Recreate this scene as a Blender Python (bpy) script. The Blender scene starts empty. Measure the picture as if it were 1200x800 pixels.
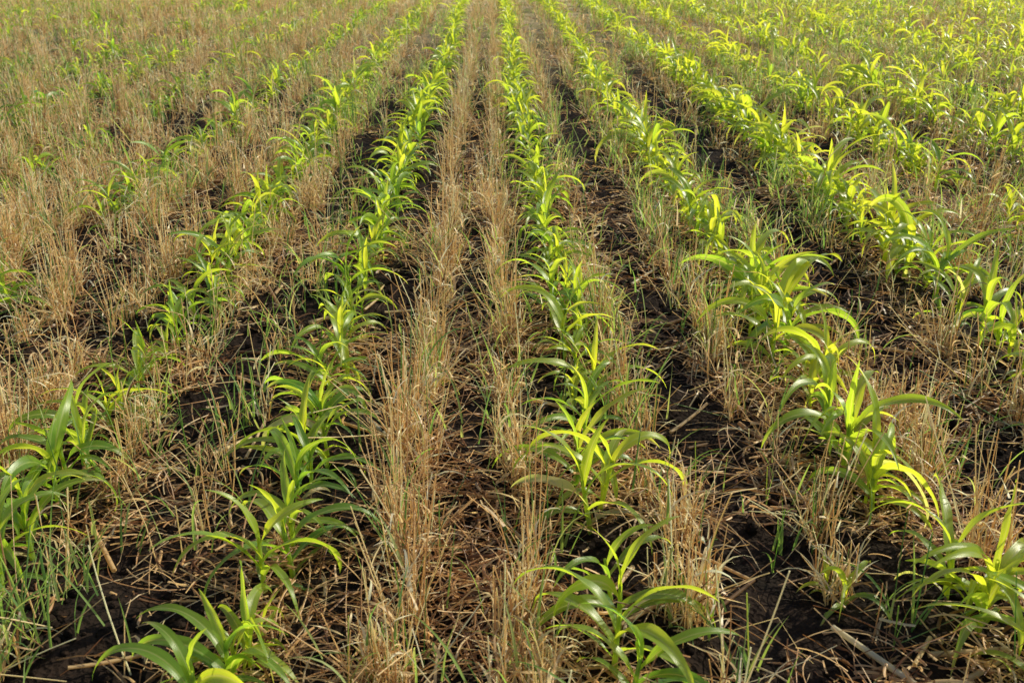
import bpy, math
import numpy as np
from mathutils import Vector
rng = np.random.default_rng(23)
R = math.radians
U = rng.uniform
def Nn(m, s, n): return rng.normal(m, s, n)

# ---------------------------------------------------------------- noise
_lat = np.random.default_rng(5).random((256, 256))
def vnoise(x, y):
    xi = np.floor(x).astype(int); yi = np.floor(y).astype(int)
    fx = x-xi; fy = y-yi
    fx = fx*fx*(3-2*fx); fy = fy*fy*(3-2*fy)
    a = _lat[xi & 255, yi & 255]; b = _lat[(xi+1) & 255, yi & 255]
    c = _lat[xi & 255, (yi+1) & 255]; d = _lat[(xi+1) & 255, (yi+1) & 255]
    return (a*(1-fx)+b*fx)*(1-fy)+(c*(1-fx)+d*fx)*fy
def height(x, y):
    h = (vnoise(x*2.3+7, y*2.3)-.5)*.045
    h += (vnoise(x*7+31, y*7+9)-.5)*.030
    r = 1-np.abs(2*vnoise(x*17+3, y*17+40)-1)
    h += (r-.5)*.016
    h += (vnoise(x*41+3, y*41+77)-.5)*.012
    return h

# ---------------------------------------------------------------- mesh accumulation
class Acc:
    def __init__(s): s.v=[]; s.f=[]; s.c=[]; s.uv=[]; s.n=0
    def add(s, v, f, c, uv):
        s.v.append(v); s.f.append(f+s.n); s.c.append(c); s.uv.append(uv); s.n += len(v)
    def build(s, name, mat):
        if not s.v: return None
        v=np.concatenate(s.v).astype(np.float32); f=np.concatenate(s.f).astype(np.int32)
        c=np.concatenate(s.c).astype(np.float32); uv=np.concatenate(s.uv).astype(np.float32)
        me=bpy.data.meshes.new(name)
        me.vertices.add(len(v)); me.vertices.foreach_set('co', v.ravel())
        me.loops.add(f.size); me.loops.foreach_set('vertex_index', f.ravel())
        me.polygons.add(len(f))
        me.polygons.foreach_set('loop_start', np.arange(0, f.size, 4, dtype=np.int32))
        me.polygons.foreach_set('use_smooth', np.ones(len(f), dtype=bool))
        me.update(calc_edges=True)
        ca=me.color_attributes.new('Col','FLOAT_COLOR','POINT')
        ca.data.foreach_set('color', np.concatenate([c, np.ones((len(c),1),np.float32)],1).ravel())
        ul=me.uv_layers.new(name='UVMap')
        ul.data.foreach_set('uv', uv[f.ravel()].ravel())
        me.materials.append(mat)
        ob=bpy.data.objects.new(name, me); bpy.context.scene.collection.objects.link(ob)
        return ob

def strips(acc, base, az, th0, droop, L, W, col, S=8, C=3, fold=.3, wave=0., bend=None, twist=None,
           roll=None, prof='leaf', p=1.4, tipcol=None, clamp=True):
    n=len(base)
    if n==0: return
    A=lambda a: np.broadcast_to(np.asarray(a,float),(n,))
    az,th0,droop,L,W=map(A,(az,th0,droop,L,W))
    bend=A(0 if bend is None else bend); twist=A(0 if twist is None else twist); roll=A(0 if roll is None else roll)
    t=np.linspace(0,1,S+1)
    th=th0[:,None]-droop[:,None]*t**p
    ph=az[:,None]+bend[:,None]*t
    d=np.stack([np.cos(th)*np.cos(ph),np.cos(th)*np.sin(ph),np.sin(th)],-1)
    seg=(d[:,1:]+d[:,:-1])/2*(L/S)[:,None,None]
    pos=np.concatenate([np.zeros((n,1,3)),np.cumsum(seg,1)],1)+base[:,None,:]
    side=np.stack([-np.sin(ph),np.cos(ph),np.zeros_like(ph)],-1)
    nor=np.cross(d,side)
    r=(roll[:,None]+twist[:,None]*t)[...,None]
    s2=side*np.cos(r)+nor*np.sin(r); n2=-side*np.sin(r)+nor*np.cos(r)
    if prof=='leaf': w=np.minimum(1,.42+1.8*t)*np.clip(1-t**2.2,0,1)**.9
    elif prof=='grass': w=np.clip(1-t**1.8,0.02,1)
    else: w=np.ones_like(t)*(1-.2*t)
    w=np.maximum(w,.02)
    hw=W[:,None]*w[None]/2
    u=np.linspace(-1,1,C)
    v=pos[:,:,None,:]+s2[:,:,None,:]*(u[None,None,:,None]*hw[...,None,None])
    off=fold*np.abs(u)[None,None,:]*hw[...,None]
    if wave>0:
        k=U(12,22,n); p0=U(0,6.28,n)
        ws=np.sin(k[:,None,None]*t[None,:,None]+p0[:,None,None]+(u[None,None,:]>0)*1.9)
        off=off+wave*ws*(u**2)[None,None,:]*hw[...,None]
    v=v+n2[:,:,None,:]*off[...,None]
    v=v.reshape(-1,3)
    if clamp:
        g=height(v[:,0],v[:,1])+.003
        v[:,2]=np.maximum(v[:,2],g)
    i=np.arange(n)[:,None,None]*((S+1)*C)+np.arange(S)[None,:,None]*C+np.arange(C-1)[None,None,:]
    f=np.stack([i,i+1,i+C+1,i+C],-1).reshape(-1,4)
    c=np.broadcast_to(col[:,None,None,:],(n,S+1,C,3)).copy()
    if tipcol is not None:
        m=np.clip((t-.72)/.28,0,1)[None,:,None,None]*tipcol[1][:,None,None,None]
        c=c*(1-m)+np.asarray(tipcol[0])*m
    uv=np.stack(np.broadcast_arrays((u/2+.5)[None,None,:],t[None,:,None]*np.ones((n,1,1))),-1).reshape(-1,2)
    acc.add(v,f,c.reshape(-1,3),uv)

def tubes(acc, base, az, lean, curve, L, rad, col, S=3, K=3, kink=None, taper=.7):
    n=len(base)
    if n==0: return
    A=lambda a: np.broadcast_to(np.asarray(a,float),(n,))
    az,lean,curve,L,rad=map(A,(az,lean,curve,L,rad))
    t=np.linspace(0,1,S+1)
    th=np.pi/2-lean[:,None]-curve[:,None]*t
    if kink is not None:
        th=th-kink[0][:,None]*(t[None]>kink[1][:,None])
    ph=az[:,None]+0*t
    d=np.stack([np.cos(th)*np.cos(ph),np.cos(th)*np.sin(ph),np.sin(th)],-1)
    pos=np.concatenate([np.zeros((n,1,3)),np.cumsum(d[:,1:]*(L/S)[:,None,None],1)],1)+base[:,None,:]
    side=np.stack([-np.sin(ph),np.cos(ph),np.zeros_like(ph)],-1); nor=np.cross(d,side)
    a=np.arange(K)/K*2*np.pi
    rr=rad[:,None]*(1-(1-taper)*t)
    v=pos[:,:,None,:]+rr[:,:,None,None]*(side[:,:,None,:]*np.cos(a)[None,None,:,None]+nor[:,:,None,:]*np.sin(a)[None,None,:,None])
    v=v.reshape(-1,3)
    g=height(v[:,0],v[:,1])-.01
    v[:,2]=np.maximum(v[:,2],g)
    k=np.arange(K); i0=np.arange(n)[:,None,None]*((S+1)*K)+np.arange(S)[None,:,None]*K
    f=np.stack([i0+k,i0+(k+1)%K,i0+K+(k+1)%K,i0+K+k],-1).reshape(-1,4)
    c=np.broadcast_to(col[:,None,None,:],(n,S+1,K,3)).reshape(-1,3)
    uv=np.stack(np.broadcast_arrays((k/K)[None,None,:],t[None,:,None]*np.ones((n,1,1))),-1).reshape(-1,2)
    acc.add(v,f,c,uv)

# ---------------------------------------------------------------- materials
def newmat(name):
    m=bpy.data.materials.new(name); m.use_nodes=True; nt=m.node_tree; nt.nodes.clear()
    return m,nt,nt.nodes,nt.links
def leafmat(name, trans, tcol, rough, vein, spec=.5):
    m,nt,N,L=newmat(name)
    out=N.new('ShaderNodeOutputMaterial'); at=N.new('ShaderNodeAttribute'); at.attribute_name='Col'
    col=at.outputs['Color']
    if vein:
        uv=N.new('ShaderNodeUVMap'); sx=N.new('ShaderNodeSeparateXYZ'); L.new(uv.outputs[0],sx.inputs[0])
        s=N.new('ShaderNodeMath'); s.operation='SUBTRACT'; s.inputs[1].default_value=.5; L.new(sx.outputs[0],s.inputs[0])
        ab=N.new('ShaderNodeMath'); ab.operation='ABSOLUTE'; L.new(s.outputs[0],ab.inputs[0])
        mr=N.new('ShaderNodeMapRange'); mr.inputs[1].default_value=.03; mr.inputs[2].default_value=.07
        mr.inputs[3].default_value=.6; mr.inputs[4].default_value=0; L.new(ab.outputs[0],mr.inputs[0])
        mp=N.new('ShaderNodeMapping'); mp.inputs['Scale'].default_value=(28,1.5,1); L.new(uv.outputs[0],mp.inputs[0])
        nz=N.new('ShaderNodeTexNoise'); nz.inputs['Scale'].default_value=1; nz.inputs['Detail'].default_value=2; L.new(mp.outputs[0],nz.inputs[0])
        mr2=N.new('ShaderNodeMapRange'); mr2.inputs[1].default_value=.3; mr2.inputs[2].default_value=.7; mr2.inputs[3].default_value=.78; mr2.inputs[4].default_value=1.22
        L.new(nz.outputs[0],mr2.inputs[0])
        mu=N.new('ShaderNodeVectorMath'); mu.operation='SCALE'; L.new(col,mu.inputs[0]); L.new(mr2.outputs[0],mu.inputs['Scale'])
        mx=N.new('ShaderNodeMix'); mx.data_type='RGBA'; L.new(mr.outputs[0],mx.inputs[0]); L.new(mu.outputs[0],mx.inputs[6]); mx.inputs[7].default_value=(.36,.46,.18,1)
        col=mx.outputs[2]
    pb=N.new('ShaderNodeBsdfPrincipled'); L.new(col,pb.inputs['Base Color']); pb.inputs['Roughness'].default_value=rough
    pb.inputs['Specular IOR Level'].default_value=spec
    if vein:
        bp=N.new('ShaderNodeBump'); bp.inputs['Strength'].default_value=.25; bp.inputs['Distance'].default_value=.002
        L.new(nz.outputs[0],bp.inputs['Height']); L.new(bp.outputs[0],pb.inputs['Normal'])
    tr=N.new('ShaderNodeBsdfTranslucent')
    mm=N.new('ShaderNodeVectorMath'); mm.operation='MULTIPLY'; mm.inputs[1].default_value=tcol; L.new(col,mm.inputs[0])
    mc=N.new('ShaderNodeVectorMath'); mc.operation='MINIMUM'; mc.inputs[1].default_value=(.95,.95,.95); L.new(mm.outputs[0],mc.inputs[0]); L.new(mc.outputs[0],tr.inputs[0])
    ms=N.new('ShaderNodeMixShader'); ms.inputs[0].default_value=trans
    L.new(pb.outputs[0],ms.inputs[1]); L.new(tr.outputs[0],ms.inputs[2]); L.new(ms.outputs[0],out.inputs[0])
    return m
corn_mat=leafmat('corn_leaf_material',.56,(3.8,3.1,1.1),.32,True,.7)
wheat_mat=leafmat('green_wheat_material',.5,(2.4,2.2,1.2),.5,False,.3)
straw_mat=leafmat('dry_straw_material',.52,(1.15,1.13,1.05),.40,False,.6)

def soilmat():
    m,nt,N,L=newmat('soil_material')
    out=N.new('ShaderNodeOutputMaterial'); pb=N.new('ShaderNodeBsdfPrincipled'); pb.inputs['Roughness'].default_value=.95
    pb.inputs['Specular IOR Level'].default_value=.1
    g=N.new('ShaderNodeNewGeometry')
    n1=N.new('ShaderNodeTexNoise'); n1.inputs['Scale'].default_value=6; n1.inputs['Detail'].default_value=8; n1.inputs['Roughness'].default_value=.7; L.new(g.outputs['Position'],n1.inputs[0])
    cr=N.new('ShaderNodeValToRGB'); L.new(n1.outputs[0],cr.inputs[0])
    e=cr.color_ramp.elements; e[0].position=.35; e[0].color=(.008,.0055,.004,1); e[1].position=.68; e[1].color=(.032,.020,.014,1)
    n2=N.new('ShaderNodeTexNoise'); n2.inputs['Scale'].default_value=95; n2.inputs['Detail'].default_value=6; L.new(g.outputs['Position'],n2.inputs[0])
    vo=N.new('ShaderNodeTexVoronoi'); vo.inputs['Scale'].default_value=70; L.new(g.outputs['Position'],vo.inputs[0])
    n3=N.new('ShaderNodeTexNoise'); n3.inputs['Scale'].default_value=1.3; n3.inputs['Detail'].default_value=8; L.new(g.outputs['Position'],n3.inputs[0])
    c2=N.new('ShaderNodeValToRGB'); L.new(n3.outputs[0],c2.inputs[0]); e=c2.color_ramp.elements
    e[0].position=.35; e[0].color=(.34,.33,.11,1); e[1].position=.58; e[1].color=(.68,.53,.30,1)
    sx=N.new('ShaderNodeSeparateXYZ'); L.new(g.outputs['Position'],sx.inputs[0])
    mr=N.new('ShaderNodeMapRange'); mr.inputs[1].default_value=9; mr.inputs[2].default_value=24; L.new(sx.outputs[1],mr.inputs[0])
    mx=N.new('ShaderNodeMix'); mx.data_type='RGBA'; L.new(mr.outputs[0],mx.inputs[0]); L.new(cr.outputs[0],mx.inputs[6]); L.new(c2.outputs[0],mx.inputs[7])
    L.new(mx.outputs[2],pb.inputs['Base Color'])
    ad=N.new('ShaderNodeMath'); ad.operation='ADD'; L.new(n2.outputs[0],ad.inputs[0]); L.new(vo.outputs[0],ad.inputs[1])
    bp=N.new('ShaderNodeBump'); bp.inputs['Strength'].default_value=.9; bp.inputs['Distance'].default_value=.008; L.new(ad.outputs[0],bp.inputs['Height']); L.new(bp.outputs[0],pb.inputs['Normal'])
    L.new(pb.outputs[0],out.inputs[0]); return m
soil=soilmat()

# ---------------------------------------------------------------- ground
def axis(parts):
    o=[]
    for a,b,s in parts: o.append(np.arange(a,b,s))
    return np.concatenate(o+[[parts[-1][1]]])
gx=axis([(-600,-100,50),(-100,-30,10),(-30,-8,.6),(-8,-3.2,.08),(-3.2,3.2,.013),(3.2,8,.08),(8,30,.6),(30,100,10),(100,600,50)])
gy=axis([(-20,0,.6),(0,1.2,.06),(1.2,5.2,.013),(5.2,10,.04),(10,30,.3),(30,100,5),(100,900,50)])
X,Y=np.meshgrid(gx,gy,indexing='ij'); Z=height(X,Y)
gv=np.stack([X,Y,Z],-1).reshape(-1,3); ny=len(gy)
i=(np.arange(len(gx)-1)[:,None]*ny+np.arange(ny-1)[None]).reshape(-1)
ga=Acc(); ga.add(gv,np.stack([i,i+ny,i+ny+1,i+1],-1),np.full((len(gv),3),.03),gv[:,:2]*.1)
ga.build('ground',soil)

def halfw(y): return .56*(y*.9225+.56)+.9
def dens(x,y): return vnoise(x*.9+100,y*.35+50)

# ---------------------------------------------------------------- corn rows
def cornplants(acc, bx, by, sc, S, C, tubeK=6):
    n=len(bx)
    if n==0: return
    bz=height(bx,by)
    az0=U(0,6.283,n)
    vig=np.clip(Nn(.50,.27,n)+.25*(bx>.6)-.12*(bx<-1.6),0,1)
    colA=np.array([.085,.205,.038]); colB=np.array([.265,.370,.042])
    nl=8
    H=.13*sc
    leanaz=U(0,6.28,n); leanm=np.abs(Nn(0,.10,n))
    sd=np.stack([np.cos(leanaz)*leanm,np.sin(leanaz)*leanm,np.ones(n)],-1)
    b0=np.stack([bx,by,bz-.01],-1)
    stalkcol=np.stack([.18+.05*vig,.28+.05*vig,.08+0*vig],-1)
    tubes(acc,b0,leanaz,leanm,0,H*1.15,.0075*sc,stalkcol,S=3,K=tubeK,taper=.55)
    for k in range(nl):
        q=k/(nl-1)
        keep=U(0,1,n)<(.7 if k==0 else .96)
        if k==nl-1: keep&=U(0,1,n)<.7
        m=int(keep.sum())
        if m==0: continue
        s=sc[keep]
        hb=(.12+.9*q)*H[keep]
        base=b0[keep]+sd[keep]*hb[:,None]
        az=az0[keep]+math.pi*(k%2)+Nn(0,.5,m)
        Lf=np.interp(q,[0,.2,.5,.8,1],[.13,.21,.29,.27,.16])*s*U(.8,1.2,m)
        Wf=np.interp(q,[0,.3,.6,1],[.017,.027,.034,.022])*s*U(.85,1.2,m)
        th=np.radians(np.interp(q,[0,.5,1],[40,60,82])+Nn(0,9,m))
        dr=np.radians(np.interp(q,[0,.4,.8,1],[90,130,122,50])+Nn(0,25,m))
        mixv=np.clip(vig[keep]*.6+q*.45+Nn(0,.14,m),0,1)[:,None]
        col=(colA*(1-mixv)+colB*mixv)*U(.85,1.15,m)[:,None]
        dead=(U(0,1,m)<(.25 if k==0 else .012))
        col[dead]=np.array([.45,.36,.18])
        strips(acc,base,az,th,dr,Lf,Wf,col,S=S,C=C,fold=.36,wave=.20 if C>3 else 0,bend=Nn(0,.5,m),twist=Nn(0,.8,m),
               roll=Nn(0,.25,m),prof='leaf',p=1.3,tipcol=((.42,.34,.16),(U(0,1,m)<.2)*.8))

corn_x=[-1.20,-.53,.245,1.02,1.83,2.62]
while corn_x[-1]<19: corn_x.append(corn_x[-1]+.77+U(-.02,.02))
while corn_x[0]>-19: corn_x.insert(0,corn_x[0]-.77+U(-.02,.02))
near={-.53:[(-.05,1.50,.95),(.0,1.58,1.0),(.02,1.66,.85),(.0,1.90,1.05),(.05,1.98,1.05),(.03,2.08,.85),(.01,2.26,.9),(.03,2.36,.85),(.0,2.46,.95),(.05,2.54,.9),(.02,2.63,.95)],
      .245:[(.02,1.54,.95),(.0,1.64,1.05),(.02,1.74,.95),(.02,1.86,.8),(.0,2.14,1.05),(.03,2.24,1.1),(-.02,2.34,1.0),(.0,2.46,.95),(.02,2.60,.95)],
      1.02:[(.06,1.52,1.0),(.12,1.60,1.1),(.02,1.72,1.0),(.0,1.84,1.1),(.07,1.79,1.05),(-.24,1.82,.6),(-.03,2.22,1.0),(.0,2.32,1.15),(-.04,2.43,1.2),(.02,2.54,1.15),(-.02,2.65,1.15)],
      -1.2:[(.06,1.92,.9),(.02,2.0,1.0),(.05,2.10,1.0),(.0,2.20,.95),(.03,2.32,1.05),(.02,2.42,1.0),(.03,2.52,.95),(-.02,2.62,.95)]}
for rx in corn_x:
    acc=Acc()
    y=1.0
    bx=[];by=[];sc=[]
    key=None
    for kk in near:
        if abs(kk-rx)<.01: key=kk
    if key is not None:
        for (dx,yy,s) in near[key]:
            bx.append(rx+dx); by.append(yy); sc.append(s)
            if U()<.4: bx.append(rx+dx+U(-.04,.04)); by.append(yy+U(.03,.06)); sc.append(s*U(.5,.8))
        y=2.72
    ymin=max(y,(abs(rx)-.9)/.56/.9225-.9)
    y=ymin+U(0,.1)
    rs=1.0+.16*(rx>.9)-.05*(rx<-1.5)
    ph=U(0,100)
    gth=.07 if -1.3<rx<2 else .18
    while y<46:
        step=.084 if y<12 else (.115 if y<22 else .24)
        dn=float(vnoise(np.array([ph]),np.array([y*1.1]))[0])
        gap=dn<gth
        left_sparse=rx<-1.5 and U()<.25
        if not gap and not left_sparse:
            bx.append(rx+float(Nn(0,.026,1)[0])+.03*math.sin(y*.5+ph)); by.append(y)
            sc.append(rs*float(np.clip(Nn(.88,.20,1)[0],.4,1.25))*(.86+.28*dn)*(1 if y<8 else .92))
        y+=step*U(.45,1.7)
    bx=np.array(bx);by=np.array(by);sc=np.array(sc)
    a=by<4.6; b=(by>=4.6)&(by<10); c=by>=10
    cornplants(acc,bx[a],by[a],sc[a],16,5)
    cornplants(acc,bx[b],by[b],sc[b],9,3,4)
    cornplants(acc,bx[c],by[c],sc[c],5,3,3)
    acc.build('corn_row',corn_mat)

# ---------------------------------------------------------------- wheat stubble rows
wheat=[(-.235,1.15),(.03,.95),(.425,.62),(.80,.40),(1.22,.5),(1.60,.30),(2.04,.6),(2.38,.45),(-1.03,.55),(-1.40,.95),(-1.74,1.1),(-.76,.15)]
x=2.82
while x<19: wheat.append((x,.65)); wheat.append((x+.36,.6)); x+=.77
x=-2.2
while x>-19: wheat.append((x,1.45)); wheat.append((x-.34,1.45)); x-=.77
straw=Acc(); green=Acc()
pal=np.array([[.95,.78,.47],[.94,.73,.40],[.88,.63,.32],[.97,.87,.61],[.62,.40,.20],[.92,.69,.39]])
def strawcol(n,dark=0.):
    i=rng.integers(0,len(pal),n); c=pal[i]*U(.82,1.03,n)[:,None]
    d=(U(0,1,n)<dark)[:,None]
    return np.where(d,c*np.array([.36,.27,.21]),c)
greens=np.array([[.12,.22,.07],[.17,.28,.08],[.23,.33,.10],[.32,.38,.15]])
def greencol(n): return greens[rng.integers(0,4,n)]*U(.8,1.2,n)[:,None]

for wx,wd in wheat:
    ymin=max(1.1,(abs(wx)-.9)/.56/.9225-.9)
    mid=-.3<wx<.1
    for (y0,y1,per,lod) in ((ymin,5.5,290,0),(max(5.5,ymin),12,175,1),(max(12,ymin),24,70,2),(max(24,ymin),44,26,3)):
        if y1<=y0: continue
        n=int((y1-y0)*per*wd)
        nc=max(1,int((y1-y0)*(15 if mid else 12))); cy=U(y0,y1,nc); cw=rng.gamma(1.6 if mid else 1.0,1,nc)
        wgt=cw*((.6 if mid else .3)+1.5*dens(np.full(nc,wx),cy)); ci=rng.choice(nc,n,p=wgt/wgt.sum())
        cxo=Nn(0,.028,nc)
        y=cy[ci]+Nn(0,.034,n); x=wx+cxo[ci]+Nn(0,.019,n)+.02*np.sin(y*.7+wx*3)
        ch=U(.40,1.35,nc)[ci]
        Ls=np.clip(Nn(.205,.07,n),.05,.42)*ch
        lean=np.abs(Nn(0,.25,n)); flop=U(0,1,n)<.22; lean=np.where(flop,U(.6,1.4,n),lean)
        base=np.stack([x,y,height(x,y)-.008],-1); az=U(0,6.283,n)
        isg=U(0,1,n)<(.06 if wx>-.9 else .11)
        col=strawcol(n,.05); col=np.where(isg[:,None],greencol(n)*1.3,col)
        K,S=((5,4),(3,3),(3,2),(3,1))[lod]; rad=(.0015,.0020,.0029,.0048)[lod]
        kk=np.where(U(0,1,n)<.24,U(.5,1.9,n),0.); kp=U(.3,.85,n)
        tubes(straw,base,az,lean,Nn(0,.22,n),Ls,rad*U(.65,1.4,n),col,S=S,K=K,kink=(kk,kp) if S>1 else None,taper=.7)
        m=int(n*(.65,.45,.35,.3)[lod]); j=rng.choice(n,m,replace=False)
        tt=U(.05,.85,m)
        bb=base[j]+np.stack([np.cos(az[j])*np.sin(lean[j]),np.sin(az[j])*np.sin(lean[j]),np.cos(lean[j])],-1)*(Ls[j]*tt)[:,None]
        strips(straw,bb,U(0,6.283,m),U(.5,1.5,m),U(.3,2.6,m),U(.05,.15,m),U(.003,.008,m)*(1,1.2,1.7,2.4)[lod],strawcol(m,.1),
               S=(6,4,2,2)[lod],C=2,bend=Nn(0,.7,m),twist=Nn(0,2.0,m),prof='grass')
        dg=dens(np.full(nc,wx*2+9),cy*1.7); gw=np.clip(dg-.35,0,1)**.9*cw+5e-3
        ng=int((y1-y0)*(34,25,12,5)[lod]*(.8 if -.9<wx<.3 else 1.3)*(1.2 if wx>1.9 else (.9 if wx<-.9 else .8)))
        ci=rng.choice(nc,ng,p=gw/gw.sum())
        y=cy[ci]+Nn(0,.08,ng); x=wx+cxo[ci]+Nn(0,.06,ng)
        base=np.stack([x,y,height(x,y)],-1)
        strips(green,base+np.stack([0*x,0*x,U(0,.12,ng)],-1),U(0,6.283,ng),U(1.0,1.5,ng),U(.2,1.9,ng),U(.10,.25,ng),U(.004,.008,ng)*(1,1.2,1.8,2.6)[lod],greencol(ng),
               S=(8,5,3,2)[lod],C=3 if lod<1 else 2,fold=.4,bend=Nn(0,.4,ng),twist=Nn(0,1.2,ng),prof='grass',p=1.8)
for (tx,ty,k) in [(-1.12,2.9,12),(-1.05,3.4,12),(-.95,2.1,5),(-1.0,2.6,6),(-.78,2.75,8),(-1.3,3.1,10),(.72,2.05,6),(1.2,1.62,8),(1.12,1.5,7),(1.28,1.8,9),(.50,1.62,7),(.43,1.75,7),(.9,3.0,9),(1.25,2.4,8),(.45,2.9,9),(-1.4,2.4,5),(-.62,3.1,12),(-.64,3.8,14),(1.3,3.3,12),(-.22,1.6,7),(.86,1.75,9),(-1.0,1.7,5)]+[(float(U(-4,4)),float(U(1.5,9)),int(U(3,7))) for _ in range(200)]:
    x=tx+Nn(0,.045,k); y=ty+Nn(0,.045,k); base=np.stack([x,y,height(x,y)],-1)
    strips(green,base,U(0,6.283,k),U(1.05,1.5,k),U(.2,1.7,k),U(.10,.24,k),U(.004,.009,k),greencol(k),S=8,C=3,fold=.4,bend=Nn(0,.4,k),twist=Nn(0,1,k),prof='grass',p=1.8)
    kt=max(1,k//3)
    tubes(green,base[:kt],U(0,6.283,kt),np.abs(Nn(0,.15,kt)),0,U(.1,.30,kt),.0018,greencol(kt),S=3,K=4)
straw.build('wheat_stubble',straw_mat)
green.build('green_wheat_regrowth',wheat_mat)

# ---------------------------------------------------------------- straw litter on the soil
lit=Acc()
for (y0,y1,dn,lod) in ((1.0,3.4,3100,0),(3.4,6.5,1650,1),(6.5,13,380,2),(13,26,90,3),(26,44,20,3)):
    hwm=halfw(y1); area=2*hwm*(y1-y0); n=int(area*dn)
    x=U(-hwm,hwm,n); y=U(y0,y1,n); k=np.abs(x)<halfw(y); x=x[k];y=y[k]
    patch=vnoise(x*2.1+20,y*2.1+60)*.6+vnoise(x*5+70,y*5+11)*.4
    keepp=np.clip((patch-.39)/.16,.05,1)
    bare=np.exp(-((x+.80)/.13)**2)+np.exp(-((x-.62)/.11)**2)+np.exp(-((x-1.42)/.13)**2)+np.exp(-((x-2.2)/.10)**2)+np.exp(-((x+.38)/.05)**2)
    keepp*=1-.65*np.clip(bare,0,1)
    k=U(0,1,len(x))<keepp; x=x[k];y=y[k]; n=len(x)
    up=rng.exponential(.016,n)
    base=np.stack([x,y,height(x,y)+.003+up],-1)
    long=U(0,1,n)<.4
    Lf=np.where(long,U(.08,.24,n),U(.02,.09,n)); Wf=np.where(long,U(.0024,.0046,n),U(.003,.009,n))*(1,1.15,1.8,2.8)[lod]
    az=U(0,6.283,n)
    c=strawcol(n,.42)*np.array([.98,.83,.70])
    S=(5,4,2,2)[lod]
    strips(lit,base,az,Nn(.12,.25,n),Nn(.3,.35,n),Lf,Wf,c,S=S,C=3 if lod==0 else 2,fold=-.9,bend=Nn(0,.55,n),twist=Nn(0,.9,n),roll=Nn(0,.5,n),prof='strip')
n=300; x=U(-2.2,2.2,n); y=U(1.1,6,n)
base=np.stack([x,y,height(x,y)+.008],-1)
tubes(lit,base,U(0,6.283,n),1.5+Nn(0,.06,n),Nn(0,.08,n),U(.06,.22,n),U(.003,.008,n),strawcol(n,.4)*.85,S=4,K=6,taper=.85)
lit.build('straw_litter',straw_mat)

# soil clods
cl=Acc(); n=9000
x=U(-2.8,2.8,n); y=1.1+5*U(0,1,n)**1.3
r=rng.gamma(2.0,.0035,n)+.002
us=np.linspace(0,np.pi,5); vs=np.arange(6)/6*2*np.pi
sp=np.stack([np.sin(us)[:,None]*np.cos(vs),np.sin(us)[:,None]*np.sin(vs),np.cos(us)[:,None]+0*vs],-1)
v=sp[None]*r[:,None,None,None]*U(.65,1.3,(n,5,6))[...,None]*np.array([1,1,.7])
v=v+np.stack([x,y,height(x,y)+r*.3],-1)[:,None,None,:]
i0=np.arange(n)[:,None,None]*30+np.arange(4)[None,:,None]*6; k=np.arange(6)
f=np.stack([i0+k,i0+6+k,i0+6+(k+1)%6,i0+(k+1)%6],-1).reshape(-1,4)
cl.add(v.reshape(-1,3),f,np.full((n*30,3),.03),np.zeros((n*30,2)))
cl.build('soil_clods',soil)

# ---------------------------------------------------------------- light, sky, camera
sc=bpy.context.scene
elev,azs=R(34),R(66)
d=Vector((math.cos(elev)*math.sin(azs),math.cos(elev)*math.cos(azs),math.sin(elev)))
sl=bpy.data.lights.new('sun','SUN'); sl.energy=5; sl.angle=R(.5); sl.color=(1,.93,.72)
so=bpy.data.objects.new('sun',sl); so.rotation_euler=d.to_track_quat('Z','Y').to_euler(); so.location=(10,3,10); sc.collection.objects.link(so)
w=bpy.data.worlds.new('World'); sc.world=w; w.use_nodes=True
nt=w.node_tree; bg=nt.nodes['Background']; sky=nt.nodes.new('ShaderNodeTexSky'); sky.sky_type='NISHITA'; sky.sun_disc=False
sky.sun_elevation=elev; sky.sun_rotation=azs; nt.links.new(sky.outputs[0],bg.inputs[0]); bg.inputs[1].default_value=.15
cam=bpy.data.cameras.new('camera'); cam.lens=35; cam.sensor_width=36; cam.clip_end=2000; cam.clip_start=.05
co=bpy.data.objects.new('camera',cam); co.location=(0,0,1.44); co.rotation_euler=(R(90-22.7),0,R(-1.15)); sc.collection.objects.link(co); sc.camera=co
cam.dof.use_dof=True; cam.dof.focus_distance=3.2; cam.dof.aperture_fstop=7
sc.view_settings.view_transform='Standard'; sc.view_settings.look='None'; sc.view_settings.exposure=0
